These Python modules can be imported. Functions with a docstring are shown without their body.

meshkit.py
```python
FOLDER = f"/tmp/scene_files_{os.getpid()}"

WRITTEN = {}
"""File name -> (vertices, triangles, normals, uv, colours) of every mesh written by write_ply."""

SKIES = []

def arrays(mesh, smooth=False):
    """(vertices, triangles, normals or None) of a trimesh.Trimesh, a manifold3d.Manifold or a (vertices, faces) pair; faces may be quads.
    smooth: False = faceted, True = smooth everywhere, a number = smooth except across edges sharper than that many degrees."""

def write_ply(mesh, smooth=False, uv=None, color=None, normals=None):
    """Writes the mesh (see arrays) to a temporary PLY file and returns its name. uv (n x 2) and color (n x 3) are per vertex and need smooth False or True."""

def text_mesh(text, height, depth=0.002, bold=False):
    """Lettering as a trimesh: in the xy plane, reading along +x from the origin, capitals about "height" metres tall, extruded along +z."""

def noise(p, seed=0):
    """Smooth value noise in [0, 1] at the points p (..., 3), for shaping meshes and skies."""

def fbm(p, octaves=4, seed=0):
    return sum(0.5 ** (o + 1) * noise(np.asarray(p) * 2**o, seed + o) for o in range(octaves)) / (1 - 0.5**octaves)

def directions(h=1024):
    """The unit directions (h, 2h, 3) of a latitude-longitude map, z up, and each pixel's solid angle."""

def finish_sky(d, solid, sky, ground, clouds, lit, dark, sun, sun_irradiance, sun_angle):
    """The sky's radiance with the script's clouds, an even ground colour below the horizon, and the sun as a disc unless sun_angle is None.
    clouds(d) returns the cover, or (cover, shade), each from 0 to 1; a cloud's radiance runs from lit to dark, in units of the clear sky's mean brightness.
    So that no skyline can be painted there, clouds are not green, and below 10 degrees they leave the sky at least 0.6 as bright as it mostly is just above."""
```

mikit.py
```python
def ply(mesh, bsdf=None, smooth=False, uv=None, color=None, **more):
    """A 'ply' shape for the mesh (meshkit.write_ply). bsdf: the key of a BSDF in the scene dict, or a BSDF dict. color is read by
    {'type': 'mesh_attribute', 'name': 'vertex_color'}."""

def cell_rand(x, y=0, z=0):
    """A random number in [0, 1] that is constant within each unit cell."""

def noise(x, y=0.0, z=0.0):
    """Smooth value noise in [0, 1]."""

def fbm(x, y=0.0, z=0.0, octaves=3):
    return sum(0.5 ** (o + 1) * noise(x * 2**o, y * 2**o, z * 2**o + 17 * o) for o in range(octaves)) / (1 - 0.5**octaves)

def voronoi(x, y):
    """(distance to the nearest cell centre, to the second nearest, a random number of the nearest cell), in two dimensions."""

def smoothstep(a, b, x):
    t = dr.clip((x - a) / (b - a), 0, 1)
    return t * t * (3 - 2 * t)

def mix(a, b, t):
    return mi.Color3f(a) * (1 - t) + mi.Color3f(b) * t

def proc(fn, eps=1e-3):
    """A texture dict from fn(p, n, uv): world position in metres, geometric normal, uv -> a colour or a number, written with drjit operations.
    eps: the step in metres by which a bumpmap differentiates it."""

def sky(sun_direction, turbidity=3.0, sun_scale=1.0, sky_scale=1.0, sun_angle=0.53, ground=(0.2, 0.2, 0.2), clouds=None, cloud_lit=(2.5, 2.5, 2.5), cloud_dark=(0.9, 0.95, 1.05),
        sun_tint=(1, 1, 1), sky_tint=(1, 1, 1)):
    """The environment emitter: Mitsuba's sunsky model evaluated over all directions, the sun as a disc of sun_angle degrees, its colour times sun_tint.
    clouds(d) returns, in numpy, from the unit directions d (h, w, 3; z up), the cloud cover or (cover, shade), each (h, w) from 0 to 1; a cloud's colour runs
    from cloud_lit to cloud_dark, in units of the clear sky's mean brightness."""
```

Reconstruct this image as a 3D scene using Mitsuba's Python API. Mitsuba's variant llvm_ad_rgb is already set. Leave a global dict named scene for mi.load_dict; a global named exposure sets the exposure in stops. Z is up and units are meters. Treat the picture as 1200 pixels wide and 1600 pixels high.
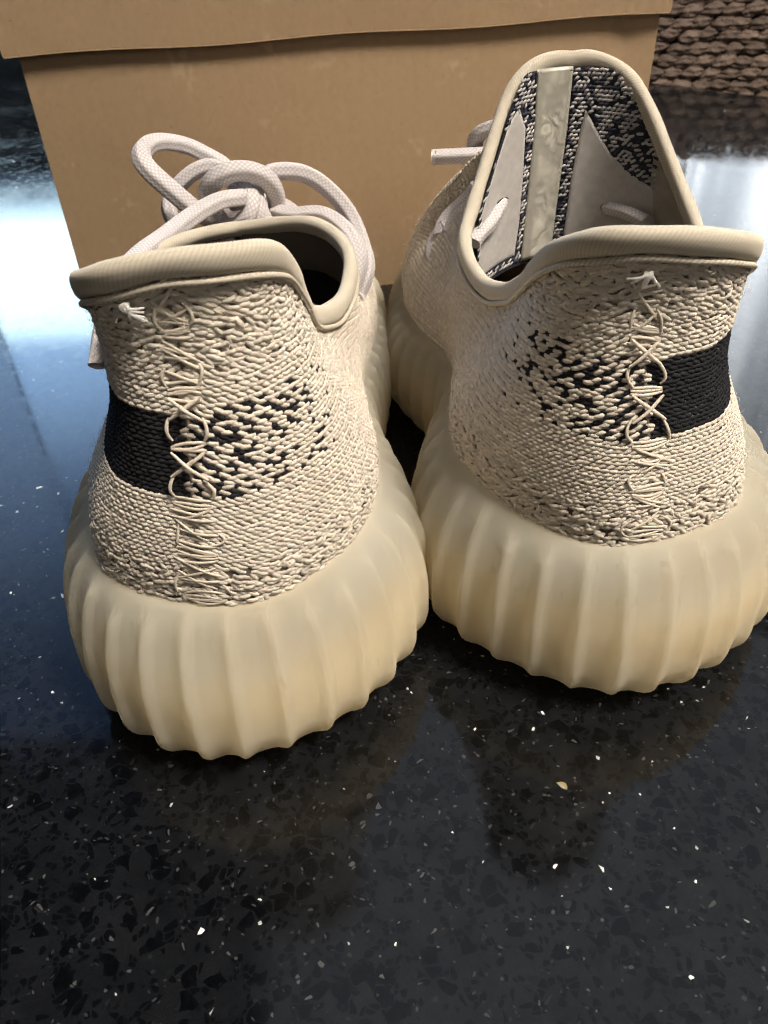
import math
import numpy as np, trimesh, mitsuba as mi, drjit as dr, mikit
from scipy.interpolate import CubicSpline, PchipInterpolator, RegularGridInterpolator
from mikit import proc, noise, fbm, voronoi, cell_rand, smoothstep, mix

T = mi.ScalarTransform4f
rng = np.random.default_rng(7)
scene, labels = {}, {}

# ------------------------------------------------------------------ camera
CAM_H, PITCH, ROLL = 0.162, math.radians(38.4), math.radians(2.34)
fw = np.array([0, math.cos(PITCH), -math.sin(PITCH)])
up0 = np.array([0, math.sin(PITCH), math.cos(PITCH)])
upv = math.sin(ROLL) * np.array([1.0, 0, 0]) + math.cos(ROLL) * up0
eye = np.array([0, 0, CAM_H])
scene['camera'] = {'type': 'thinlens', 'fov': math.degrees(2 * math.atan(600 / 1203.0)), 'fov_axis': 'x',
                   'aperture_radius': 0.0004, 'focus_distance': 0.19, 'near_clip': 0.01, 'far_clip': 60.0,
                   'to_world': T().look_at(eye.tolist(), (eye + fw).tolist(), upv.tolist())}
exposure = 0.14


# ------------------------------------------------------------------ lamps
def lamp(name, centre, target, w, h, radiance, label, cat='lamp', up=(0, 0, 1)):
    scene[name] = {'type': 'rectangle', 'to_world': T().look_at(list(centre), list(target), list(up)).scale([w / 2, h / 2, 1]),
                   'emitter': {'type': 'area', 'radiance': radiance}, 'bsdf': {'type': 'ref', 'id': 'lamp_mat'}}
    labels[name] = {'label': label, 'category': cat}


scene['lamp_mat'] = {'type': 'diffuse', 'reflectance': {'type': 'rgb', 'value': 0.1}}
rgb = lambda *c: {'type': 'rgb', 'value': list(c)}


def window_left(p, n, uv):
    z = p.z
    low = mix((0.12, 0.22, 0.42), (6.2, 8.7, 10.0), smoothstep(0.47, 0.64, z))
    hi = mix((1.9, 3.2, 5.2), (0.40, 0.66, 1.25), smoothstep(0.98, 1.9, z))
    t = smoothstep(0.90, 1.0, z)
    return low * (1 - t) + hi * t


def window_side(p, n, uv):
    return mix((1.1, 1.8, 3.0), (0.22, 0.36, 0.68), smoothstep(0.9, 2.7, p.z)) * (0.25 + 0.75 * smoothstep(0.5, 0.8, p.z))


def window_right(p, n, uv):
    s = noise(p.x * 42, 0.5) * 0.6 + noise(p.x * 15, 3.5) * 0.4
    c = mix((2.1, 2.35, 2.6), (5.2, 5.5, 5.8), smoothstep(0.25, 0.8, s))
    return c * (1 - 0.55 * smoothstep(0.7, 1.9, p.z))


lamp('tall_window', (-0.78, 2.42, 1.42), (-0.78, 0, 1.42), 0.94, 1.95, proc(window_left), 'tall bright window behind the counter to the left', 'window')
lamp('side_window', (-1.96, 2.42, 1.8), (-1.96, 0, 1.8), 1.40, 2.7, proc(window_side), 'second dim blue window further left', 'window')
lamp('curtained_window', (1.45, 2.45, 1.2), (1.45, 0, 1.2), 0.98, 1.6, proc(window_right), 'window behind a pale curtain on the right', 'window')
lamp('small_window', (0.98, 2.5, 0.46), (0.98, 0, 0.46), 0.14, 0.06, rgb(9, 9.5, 10), 'small bright pane beside the curtain', 'window')
lamp('ceiling_light', (0.75, 0.75, 2.05), (0.75, 0.75, 0), 2.2, 2.4, rgb(0.46, 0.485, 0.54), 'wide soft ceiling light', up=(0, 1, 0))
lamp('pendant_lamp', (0.68, -0.25, 1.50), (0.0, 0.15, 0.05), 0.46, 0.46, rgb(84.0, 76.5, 66.5), 'warm kitchen lamp above the counter')
lamp('room_lamp', (0.15, -1.7, 1.15), (0.0, 0.15, 0.05), 1.3, 0.9, rgb(1.5, 1.38, 1.22), 'warm lamp in the room behind the camera')


# ------------------------------------------------------------------ materials
def principled(name, color, rough=0.6, spec=0.5, twosided=True, bump=None, bump_scale=1.0, **kw):
    c = color if isinstance(color, dict) else rgb(*color)
    b = {'type': 'principled', 'base_color': c, 'roughness': rough, 'specular': spec, **kw}
    if bump is not None:
        b = {'type': 'bumpmap', 'tex': bump, 'scale': bump_scale, 'bsdf': b}
    scene[name] = {'type': 'twosided', 'bsdf': b} if twosided else b


def quartz(p, n, uv):
    wx = p.x + 0.0016 * (noise(p.x * 420, p.y * 420, 2.0) - 0.5)
    wy = p.y + 0.0016 * (noise(p.x * 420, p.y * 420, 9.0) - 0.5)
    a1, a2, ar = voronoi(wx * 300, wy * 300)
    b1, b2, br = voronoi(wx * 700 + 3.3, wy * 700)
    c1, c2, cr = voronoi(wx * 1250 + 1.3, wy * 1250)
    base = mix((0.0036, 0.0041, 0.0050), (0.0078, 0.0084, 0.0096), fbm(p.x * 160, p.y * 160))
    base = mix(base, (0.0016, 0.0018, 0.0023), smoothstep(0.06, 0.16, a2 - a1) * smoothstep(0.78, 0.81, ar))
    base = mix(base, (0.0022, 0.0025, 0.0030), smoothstep(0.10, 0.22, b2 - b1) * smoothstep(0.62, 0.66, br))
    base = mix(base, mix((0.012, 0.0125, 0.013), (0.05, 0.05, 0.05), smoothstep(0.965, 1.0, cr)), smoothstep(0.2, 0.35, c2 - c1) * smoothstep(0.945, 0.95, cr))
    return mix(base, (0.30, 0.30, 0.29), smoothstep(0.25, 0.4, c2 - c1) * smoothstep(0.9980, 0.9983, cr))


def quartz_rough(p, n, uv):
    a1, a2, ar = voronoi(p.x * 330, p.y * 330)
    return 0.06 + 0.06 * smoothstep(0.55, 0.8, ar) * smoothstep(0.05, 0.2, a2 - a1) + 0.05 * smoothstep(0.45, 0.75, fbm(p.x * 18, p.y * 26))


principled('quartz', proc(quartz), proc(quartz_rough), 0.40)
principled('flake_white', (0.78, 0.76, 0.72), 0.25, 0.6)
principled('flake_gold', (0.95, 0.82, 0.5), 0.12, 0.5, metallic=0.9)


def kraft(p, n, uv):
    f = fbm(p.x * 700, p.z * 480, p.y * 700)
    g = fbm(p.x * 14, p.z * 14, p.y * 14 + 4)
    s = noise(p.x * 2600, p.z * 900, p.y * 2600)
    flute = 0.5 + 0.5 * dr.sin(p.x * 2 * math.pi / 0.0062 + 0.8 * noise(p.z * 40, p.x * 20))
    c = mix((0.225, 0.152, 0.087), (0.290, 0.199, 0.118), 0.55 * f + 0.40 * g + 0.05 * flute)
    c = mix(c, (0.15, 0.10, 0.06), 0.6 * smoothstep(0.86, 0.97, s))
    scuff = smoothstep(0.62, 0.8, fbm(p.x * 50, p.z * 60, p.y * 50)) * smoothstep(0.45, 0.8, noise(p.x * 500, p.z * 420))
    return mix(c, (0.40, 0.31, 0.215), 0.35 * scuff)


principled('kraft', proc(kraft), 0.72, 0.25, bump=proc(lambda p, n, uv: fbm(p.x * 600, p.z * 420, p.y * 600), 2e-4), bump_scale=0.0001)
principled('kraft_edge', (0.36, 0.25, 0.15), 0.85, 0.2)
vc = {'type': 'mesh_attribute', 'name': 'vertex_color'}
principled('yarn', vc, 0.72, 0.3, sheen=0.25)
principled('black_yarn', vc, 0.8, 0.2)
principled('backing', (0.12, 0.102, 0.083), 0.95, 0.1)
principled('upper_felt', (0.40, 0.345, 0.28), 0.95, 0.1)
principled('navy_knit', (0.025, 0.026, 0.036), 0.9, 0.1)
principled('inner_dark', (0.012, 0.011, 0.012), 0.95, 0.1)


def twill_col(p, n, uv):
    g = fbm(p.x * 60, p.y * 60, p.z * 60)
    t = 0.5 + 0.5 * dr.sin((uv.x * 1.0 + uv.y * 0.55) * 2 * math.pi / 0.00085)
    return mix((0.34, 0.298, 0.232), (0.47, 0.418, 0.335), g * 0.5 + 0.5 * t)


def twill_bump(p, n, uv):
    return 0.5 + 0.5 * dr.sin((uv.x * 1.0 + uv.y * 0.55) * 2 * math.pi / 0.00085)


principled('binding_twill', proc(twill_col), 0.75, 0.22, bump=proc(twill_bump, 8e-5), bump_scale=0.00008, sheen=0.3)


def cord_col(p, n, uv):
    t = 0.5 + 0.5 * dr.sin((uv.x + uv.y * 0.8) * 2 * math.pi / 0.0011)
    return mix((0.33, 0.285, 0.22), (0.48, 0.425, 0.345), t)


principled('piping_cord', proc(cord_col), 0.6, 0.3)


def rubber(p, n, uv):
    c = mix((0.77, 0.73, 0.615), (0.74, 0.68, 0.545), smoothstep(0.35, 0.75, fbm(p.x * 40, p.y * 40, p.z * 60)))
    scuff = smoothstep(0.80, 0.93, noise(p.x * 700, p.y * 700, p.z * 160)) * smoothstep(0.5, 0.7, fbm(p.x * 50, p.y * 50, p.z * 50))
    return mix(c, (0.60, 0.54, 0.44), 0.3 * scuff)


def rubber_bump(p, n, uv):
    return fbm(p.x * 800, p.y * 800, p.z * 800) + 1.2 * fbm(p.x * 170, p.y * 170, p.z * 170)


scene['rubber'] = {'type': 'bumpmap', 'tex': proc(rubber_bump, 2e-4), 'scale': 0.00012,
                   'bsdf': {'type': 'principledthin', 'base_color': proc(rubber), 'roughness': 0.34, 'diff_trans': 1.38, 'eta': 1.45, 'spec_trans': 0.0}}
principled('lasting', (0.085, 0.08, 0.072), 0.9, 0.1)
principled('foam', (0.92, 0.78, 0.53), 0.8, 0.2)


def lace_bump(p, n, uv):
    a, b = uv.x / 0.0015, uv.y / 0.0015
    return dr.abs(dr.sin((a + b) * math.pi)) * dr.abs(dr.sin((a - b) * math.pi))


principled('lace', proc(lambda p, n, uv: mix((0.33, 0.30, 0.295), (0.51, 0.475, 0.47), lace_bump(p, n, uv))), 0.65, 0.3,
           bump=proc(lace_bump, 8e-5), bump_scale=0.00010, sheen=0.3)
principled('aglet', (0.50, 0.44, 0.38), 0.35, 0.5)
principled('thread', (0.56, 0.49, 0.395), 0.5, 0.35, sheen=0.3)
principled('white_thread', (0.85, 0.82, 0.76), 0.6, 0.4)
principled('suede', proc(lambda p, n, uv: mix((0.31, 0.287, 0.27), (0.41, 0.382, 0.358), fbm(p.x * 500, p.y * 500, p.z * 500))), 0.9, 0.2, sheen=0.4)


def crinkle(p, n, uv):
    mid = smoothstep(0.0049, 0.0025, dr.abs(p.x - 0.0553))
    w = fbm(p.x * 150, p.y * 60, p.z * 150) * 3.0
    return mid * (dr.abs(noise(p.x * 170 + w, p.z * 170 + w, 1.0) - 0.5) + 0.5 * dr.abs(noise(p.x * 360 + w, p.z * 360, 4.0) - 0.5))


principled('gel_strip', proc(lambda p, n, uv: mix((0.26, 0.245, 0.205), (0.42, 0.395, 0.335), smoothstep(0.0, 0.5, crinkle(p, n, uv)))), 0.42, 0.5,
           bump=proc(crinkle, 2e-4), bump_scale=0.00045)
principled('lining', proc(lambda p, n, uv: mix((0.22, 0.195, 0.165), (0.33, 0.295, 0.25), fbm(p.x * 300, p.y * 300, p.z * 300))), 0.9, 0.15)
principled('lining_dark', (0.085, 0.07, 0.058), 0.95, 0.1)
principled('wicker', vc, 0.75, 0.3, bump=proc(lambda p, n, uv: fbm(p.x * 420, p.y * 420, p.z * 420), 3e-4), bump_scale=0.0016)
principled('wicker_dark', (0.02, 0.014, 0.012), 0.9, 0.2)


# ------------------------------------------------------------------ mesh helpers
def put(key, mesh, mat, smooth=30, label=None, kind=None, **kw):
    base, i = key, 0
    while key in scene:
        i += 1
        key = f'{base}_{i:03d}'
    scene[key] = mikit.ply(mesh, mat, smooth=smooth, **kw)
    d = {}
    if label: d['label'] = label
    if kind: d['kind'] = kind
    if d: labels[key] = d
    return key


def unit(a):
    return a / np.maximum(np.linalg.norm(a, axis=-1, keepdims=True), 1e-12)


def smooth_path(pts, n=60, closed=False):
    pts = np.asarray(pts, float)
    if closed:
        pts = np.vstack([pts, pts[:1]])
    t = np.r_[0, np.cumsum(np.linalg.norm(np.diff(pts, axis=0), axis=1) ** 0.6)]
    cs = CubicSpline(t, pts, bc_type='periodic' if closed else 'natural')
    q = cs(np.linspace(0, t[-1], 8 * n))
    L = np.r_[0, np.cumsum(np.linalg.norm(np.diff(q, axis=0), axis=1))]
    s = np.linspace(0, L[-1], n + (1 if closed else 0))
    out = np.stack([np.interp(s, L, q[:, k]) for k in range(3)], 1)
    return out[:-1] if closed else out


def tube(path, prof, side=None, closed=False, cap=True, taper=None):
    """Sweep a closed 2D profile (m,2) along path (n,3). side: (n,3) hints for the profile's first axis. Returns V, F, uv."""
    path, prof = np.asarray(path, float), np.asarray(prof, float)
    n, m = len(path), len(prof)
    tg = unit(np.roll(path, -1, 0) - np.roll(path, 1, 0)) if closed else unit(np.gradient(path, axis=0))
    if side is None:
        a = np.cross(tg[0], [0.2, 0.3, 1.0]); a /= np.linalg.norm(a)
        A = [a]
        for i in range(1, n):
            a = A[-1] - tg[i] * (A[-1] @ tg[i]); A.append(a / np.linalg.norm(a))
        A = np.array(A)
    else:
        A = unit(side - tg * (side * tg).sum(1, keepdims=True))
    Bn = np.cross(tg, A)
    pr = prof[None] * (np.ones((n, 1, 1)) if taper is None else np.asarray(taper)[:, None, None])
    V = path[:, None] + pr[..., :1] * A[:, None] + pr[..., 1:] * Bn[:, None]
    L = np.r_[0, np.cumsum(np.linalg.norm(np.diff(path, axis=0), axis=1))]
    W = np.r_[0, np.cumsum(np.linalg.norm(np.diff(prof, axis=0), axis=1))]
    uv = np.stack(np.broadcast_arrays(L[:, None], W[None]), -1).reshape(-1, 2)
    i, j = np.meshgrid(np.arange(n if closed else n - 1), np.arange(m), indexing='ij')
    i2, j2 = (i + 1) % n, (j + 1) % m
    F = np.stack([i * m + j, i2 * m + j, i2 * m + j2, i * m + j2], -1).reshape(-1, 4)
    F = np.vstack([F[:, [0, 1, 2]], F[:, [0, 2, 3]]])
    V = V.reshape(-1, 3)
    if cap and not closed:
        c0, c1 = len(V), len(V) + 1
        V = np.vstack([V, path[:1], path[-1:]])
        uv = np.vstack([uv, [[0, 0]], [[L[-1], 0]]])
        j = np.arange(m); j2 = (j + 1) % m
        F = np.vstack([F, np.stack([np.full(m, c0), j2, j], 1), np.stack([np.full(m, c1), (n - 1) * m + j, (n - 1) * m + j2], 1)])
    return V, F, uv


def circ(a, b=None, m=10, ridges=0, amp=0.0):
    t = np.arange(m) / m * 2 * math.pi
    r = 1 + amp * np.cos(ridges * t)
    return np.stack([a * r * np.cos(t), (b or a) * r * np.sin(t)], 1)


def join(parts):
    V, F, U, k = [], [], [], 0
    for v, f, u in parts:
        V.append(v); F.append(f + k); U.append(u); k += len(v)
    return np.vstack(V), np.vstack(F), np.vstack(U)


def strands(P0, P1, N, width, thick, bow=0.0, twist=None):
    """Many short tapered yarn strands at once. P0,P1,N (k,3); width, thick (k,). Returns V, F, index of strand per vertex."""
    k = len(P0)
    d = P1 - P0
    tg = unit(d); sd = unit(np.cross(N, tg)); nn = np.cross(tg, sd)
    ts = np.array([0.10, 0.5, 0.90]); rad = np.array([0.80, 1.0, 0.80]); lift = np.array([0.1, 1.0, 0.1])
    ang = np.arange(5) / 5 * 2 * math.pi + 0.3
    ca, sa = np.cos(ang), np.sin(ang)
    rings = (P0[:, None] + d[:, None] * ts[None, :, None] + nn[:, None] * (lift[None] * np.broadcast_to(bow, (k,))[:, None])[..., None])
    V = (rings[:, :, None] + sd[:, None, None] * (rad[None, :, None] * ca[None, None] * width[:, None, None] / 2)[..., None]
         + nn[:, None, None] * (rad[None, :, None] * sa[None, None] * thick[:, None, None] / 2)[..., None]).reshape(k, 15, 3)
    V = np.concatenate([V, P0[:, None], P1[:, None]], 1)
    f = []
    for r in range(2):
        for j in range(5):
            a, b = r * 5 + j, r * 5 + (j + 1) % 5
            f += [[a, b, b + 5], [a, b + 5, a + 5]]
    for j in range(5):
        f += [[15, (j + 1) % 5, j], [16, 10 + j, 10 + (j + 1) % 5]]
    f = np.array(f)
    F = (f[None] + (np.arange(k) * 17)[:, None, None]).reshape(-1, 3)
    return V.reshape(-1, 3), F, np.repeat(np.arange(k), 17)


def rounded_box(lo, hi, r=0.001):
    lo, hi = np.array(lo, float), np.array(hi, float)
    c = trimesh.convex.convex_hull(np.array([[x, y, z] for sx, x0, dx in ((0, lo[0], r), (1, hi[0], -r)) for sy, y0, dy in ((0, lo[1], r), (1, hi[1], -r)) for sz, z0, dz in ((0, lo[2], r), (1, hi[2], -r))
                                               for x, y, z in ((x0, y0 + dy, z0 + dz), (x0 + dx, y0, z0 + dz), (x0 + dx, y0 + dy, z0))]))
    return c


# ------------------------------------------------------------------ countertop
edge_a, edge_b = np.array([0.305, 0.926]), np.array([0.3915, 0.8316])
ed = edge_b - edge_a
pt = lambda t: (edge_a + ed * t).tolist()
from shapely.geometry import Polygon
poly = Polygon([(-1.6, -0.9), (1.0, -0.9), (1.0, -0.1), pt(7.3), pt(-17), (-1.6, pt(-17)[1])])
top = trimesh.creation.extrude_polygon(poly, 0.03, engine='earcut')
top.apply_translation([0, 0, -0.03])
put('countertop', top, 'quartz', smooth=False, kind='structure', label='glossy black speckled quartz countertop')

flakes = [(-.0402, .0705, 9, 0), (.0333, .0806, 8, 1), (.0430, .0797, 8, 1), (.0436, .0755, 4, 0), (-.0945, .0889, 6, 0), (.0617, .0762, 4, 0), (.0956, .0815, 8, 0), (.0546, .0583, 5, 0),
          (-.0012, .0665, 4, 0), (-.0292, .0762, 4, 0), (.0348, .1153, 5, 0), (.0380, .1200, 5, 0), (.0490, .0972, 4, 0), (.0559, .0966, 4, 0), (.0122, .0892, 3, 0), (-.1104, .1010, 5, 0),
          (-.0985, .1700, 9, 0), (-.1010, .1690, 6, 0), (-.1080, .2010, 8, 0), (-.1240, .2270, 9, 0), (-.1600, .2450, 8, 0), (-.1300, .1890, 6, 0), (-.1150, .1720, 5, 0), (-.0900, .1330, 5, 0),
          (-.1220, .1540, 7, 0), (.0205, .1160, 4, 0), (.0052, .1280, 5, 0), (.0760, .0700, 4, 0), (.0610, .0880, 3, 0), (-.0650, .0820, 3, 0), (.1500, .3600, 10, 0), (.1660, .4100, 9, 0),
          (.1300, .2300, 6, 0), (.1480, .2900, 7, 0), (-.1900, .3050, 10, 0), (-.2700, .6200, 14, 0), (-.3000, .7000, 14, 0), (.3300, .7800, 12, 0), (.0050, .3600, 5, 0), (.0850, .0560, 3, 0)]


def flake_mesh(x, y, s, rg, lift=0.0002):
    n = 6
    a = np.sort(rg.uniform(0, 2 * math.pi, n)) * 0.5 + np.arange(n) / n * math.pi
    r = s * 1.1e-4 * rg.uniform(0.3, 1.4, n)
    th = rg.uniform(0, math.pi)
    q = np.stack([r * np.cos(a), r * np.sin(a) * rg.uniform(0.4, 0.8)], 1)
    q = q @ np.array([[math.cos(th), math.sin(th)], [-math.sin(th), math.cos(th)]])
    q = np.array(Polygon(q).convex_hull.exterior.coords)[:-1]
    m = len(q)
    v = np.vstack([np.c_[q * 1.15, np.full(m, -0.0004)], np.c_[q, np.full(m, lift) + rg.uniform(-5e-5, 5e-5, m)], [[0, 0, lift + 1e-4]]])
    v[:, 0] += x; v[:, 1] += y
    f = []
    for i in range(m):
        j = (i + 1) % m
        f += [[i, j, m + j], [i, m + j, m + i], [m + i, m + j, 2 * m]]
    return v, np.array(f)


for x, y, s, g in flakes:
    put('countertop__flake', flake_mesh(x, y, s, rng), 'flake_white', smooth=False)
put('countertop__gold_flake', flake_mesh(.0388, .0994, 13, rng), 'flake_gold', smooth=False, label='large glinting golden flake in front of the right shoe')

# ------------------------------------------------------------------ shoe box
byaw = math.atan2(0.0215, 0.285)
BT = T().translate([-0.1508, 0.3897, 0]).rotate([0, 0, 1], math.degrees(byaw))
BTm = np.array(BT.matrix)
W, D, HB = 0.2862, 0.36, 0.1185


def in_box(m):
    v = np.asarray(m.vertices) if hasattr(m, 'vertices') else m[0]
    f = m.faces if hasattr(m, 'faces') else m[1]
    return (v @ BTm[:3, :3].T + BTm[:3, 3], f)


# front panel is a slightly bowed sheet with a soft crease near its right edge; the other walls are plain card
nx, nz = 60, 30
gx, gz = np.meshgrid(np.linspace(0, W, nx), np.linspace(0.0, HB, nz), indexing='ij')
bow = -0.0022 * np.sin(gx / W * math.pi) * np.sin(np.clip(gz / HB, 0, 1) * math.pi) + 0.0014 * np.exp(-((gx - (W - 0.012 - 0.10 * (gz - 0.09))) / 0.006) ** 2) * np.clip((gz - 0.07) / 0.04, 0, 1)
idx = np.arange(nx * nz).reshape(nx, nz)
FQ = np.stack([idx[:-1, :-1], idx[1:, :-1], idx[1:, 1:], idx[:-1, 1:]], -1).reshape(-1, 4)
fv = np.stack([gx, bow, gz], -1).reshape(-1, 3)
bk = fv + [0, 0.003, 0]
rim = []
loop = np.r_[idx[:, 0], idx[-1, 1:], idx[-2::-1, -1], idx[0, -2:0:-1]]
for a, b in zip(loop, np.roll(loop, -1)):
    rim.append([b, a, a + nx * nz, b + nx * nz])
F4 = np.vstack([FQ, FQ[:, ::-1] + nx * nz, np.array(rim)])
scene_box = 'shoe_box'
labels[scene_box] = {'label': 'plain brown cardboard shoe box with overhanging lid behind the sneakers', 'category': 'box'}
put('shoe_box__front_panel', in_box((np.vstack([fv, bk]), np.vstack([F4[:, [0, 1, 2]], F4[:, [0, 2, 3]]]))), 'kraft', smooth=40)
walls = trimesh.util.concatenate([rounded_box((0.0, 0.0035, 0), (0.003, D, HB)), rounded_box((W - 0.003, 0.0035, 0), (W, D, HB)), rounded_box((0.0035, D - 0.003, 0), (W - 0.0035, D, HB)), rounded_box((0.0035, 0.0035, 0.0005), (W - 0.0035, D - 0.0035, 0.003))])
put('shoe_box__body', in_box(walls), 'kraft', smooth=False)
# lid: tray of four skirts and a top, lifted a little at the right so that its lower edge runs a touch askew
lx0, lx1, ly0, ly1 = -0.0055, W + 0.0030, -0.0045, D + 0.004
lz0, lz1 = 0.1150, 0.166


def lid_tilt(m):
    v = np.array(m.vertices)
    v[:, 2] += (v[:, 0] / W) * 0.0042 + 0.0006 * np.sin(v[:, 0] * 55) * (v[:, 2] < 0.13)
    m.vertices = v
    return m


def long_box(lo, hi, n=24):
    b = trimesh.creation.box(bounds=[lo, hi])
    return b.subdivide_to_size(max(hi[0] - lo[0], 0.02) / n, max_iter=12)


lid_front = lid_tilt(long_box((lx0, ly0, lz0), (lx1, ly0 + 0.0026, lz1)))
put('shoe_box__lid', in_box(trimesh.util.concatenate([lid_tilt(rounded_box((lx0, ly0 + 0.003, lz0), (lx0 + 0.0026, ly1, lz1))), lid_tilt(rounded_box((lx1 - 0.0026, ly0 + 0.003, lz0), (lx1, ly1, lz1))), lid_tilt(rounded_box((lx0, ly1 + 0.0005, lz0), (lx1, ly1 + 0.003, lz1))),
                             lid_tilt(rounded_box((lx0, ly0, lz1 + 0.0005), (lx1, ly1, lz1 + 0.003)))])), 'kraft', smooth=False, label='lid resting a little askew on the box')
put('shoe_box__lid__front_flap', in_box(lid_front), 'kraft', smooth=False)
put('shoe_box__lid__cut_edge', in_box(lid_tilt(long_box((lx0 + 0.0003, ly0 + 0.0001, lz0 - 0.0006), (lx1 - 0.0003, ly0 + 0.0024, lz0 - 0.0001)))), 'kraft_edge', smooth=False)

# ------------------------------------------------------------------ woven chair back beyond the counter
labels['woven_chair'] = {'label': 'chunky brown woven chair back beyond the far edge of the countertop', 'category': 'chair'}
cdir = unit(np.r_[ed, 0][None])[0]
cdir = unit(np.array([[1.0, -0.25, 0]]))[0]
corg = np.array([0.305, 0.99, 0.0])
cn = np.cross(cdir, [0, 0, 1.0])
bb = trimesh.creation.box(extents=[0.62, 0.012, 0.26])
R4 = np.eye(4); R4[:3, 0] = cdir; R4[:3, 1] = -cn; R4[:3, 2] = [0, 0, 1]; R4[:3, 3] = corg + cdir * 0.2 - cn * 0.016 - np.array([0, 0, 0.05])
bb.apply_transform(R4)
put('woven_chair__backrest', bb, 'wicker_dark', smooth=False)
sph = trimesh.creation.icosphere(subdivisions=3, radius=1.0)
px_, pz_ = 0.0205, 0.0120
for r in range(-5, 8):
    for c in range(-3, 17):
        o = corg + cdir * (c * px_ + (r % 2) * px_ / 2 + rng.normal(0, 0.001)) + np.array([0, 0, r * pz_ + rng.normal(0, 0.0008)]) + cn * rng.uniform(-0.001, 0.002)
        v = sph.vertices.copy()
        tw = 0.16 * np.sin(v[:, 0] * 9 + v[:, 2] * 5 + rng.uniform(0, 6)) * (1 - v[:, 0] ** 2)
        phi = np.arctan2(v[:, 2:3], v[:, 1:2])
        v = v * (1 + 0.07 * np.sin(phi * 7 + v[:, :1] * 4 + rng.uniform(0, 6)) + 0.05 * np.sin(phi * 3 + v[:, :1] * 7 + rng.uniform(0, 6))) * [px_ * 0.62, 0.0080, pz_ * 0.58]
        th = 0.30 + rng.normal(0, 0.07)
        ca, sa = math.cos(th), math.sin(th)
        x, z = v[:, 0] * ca - v[:, 2] * sa, v[:, 0] * sa + v[:, 2] * ca
        P = o + x[:, None] * cdir + v[:, 1:2] * cn + z[:, None] * np.array([0, 0, 1.0])
        if np.linalg.norm(o[:2] - corg[:2]) > 0.45: continue
        tone = np.array([0.135, 0.098, 0.078]) * rng.uniform(0.7, 1.25)
        put('woven_chair__backrest__strand', (P, sph.faces), 'wicker', smooth=True, color=np.tile(tone, (len(P), 1)))

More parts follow.
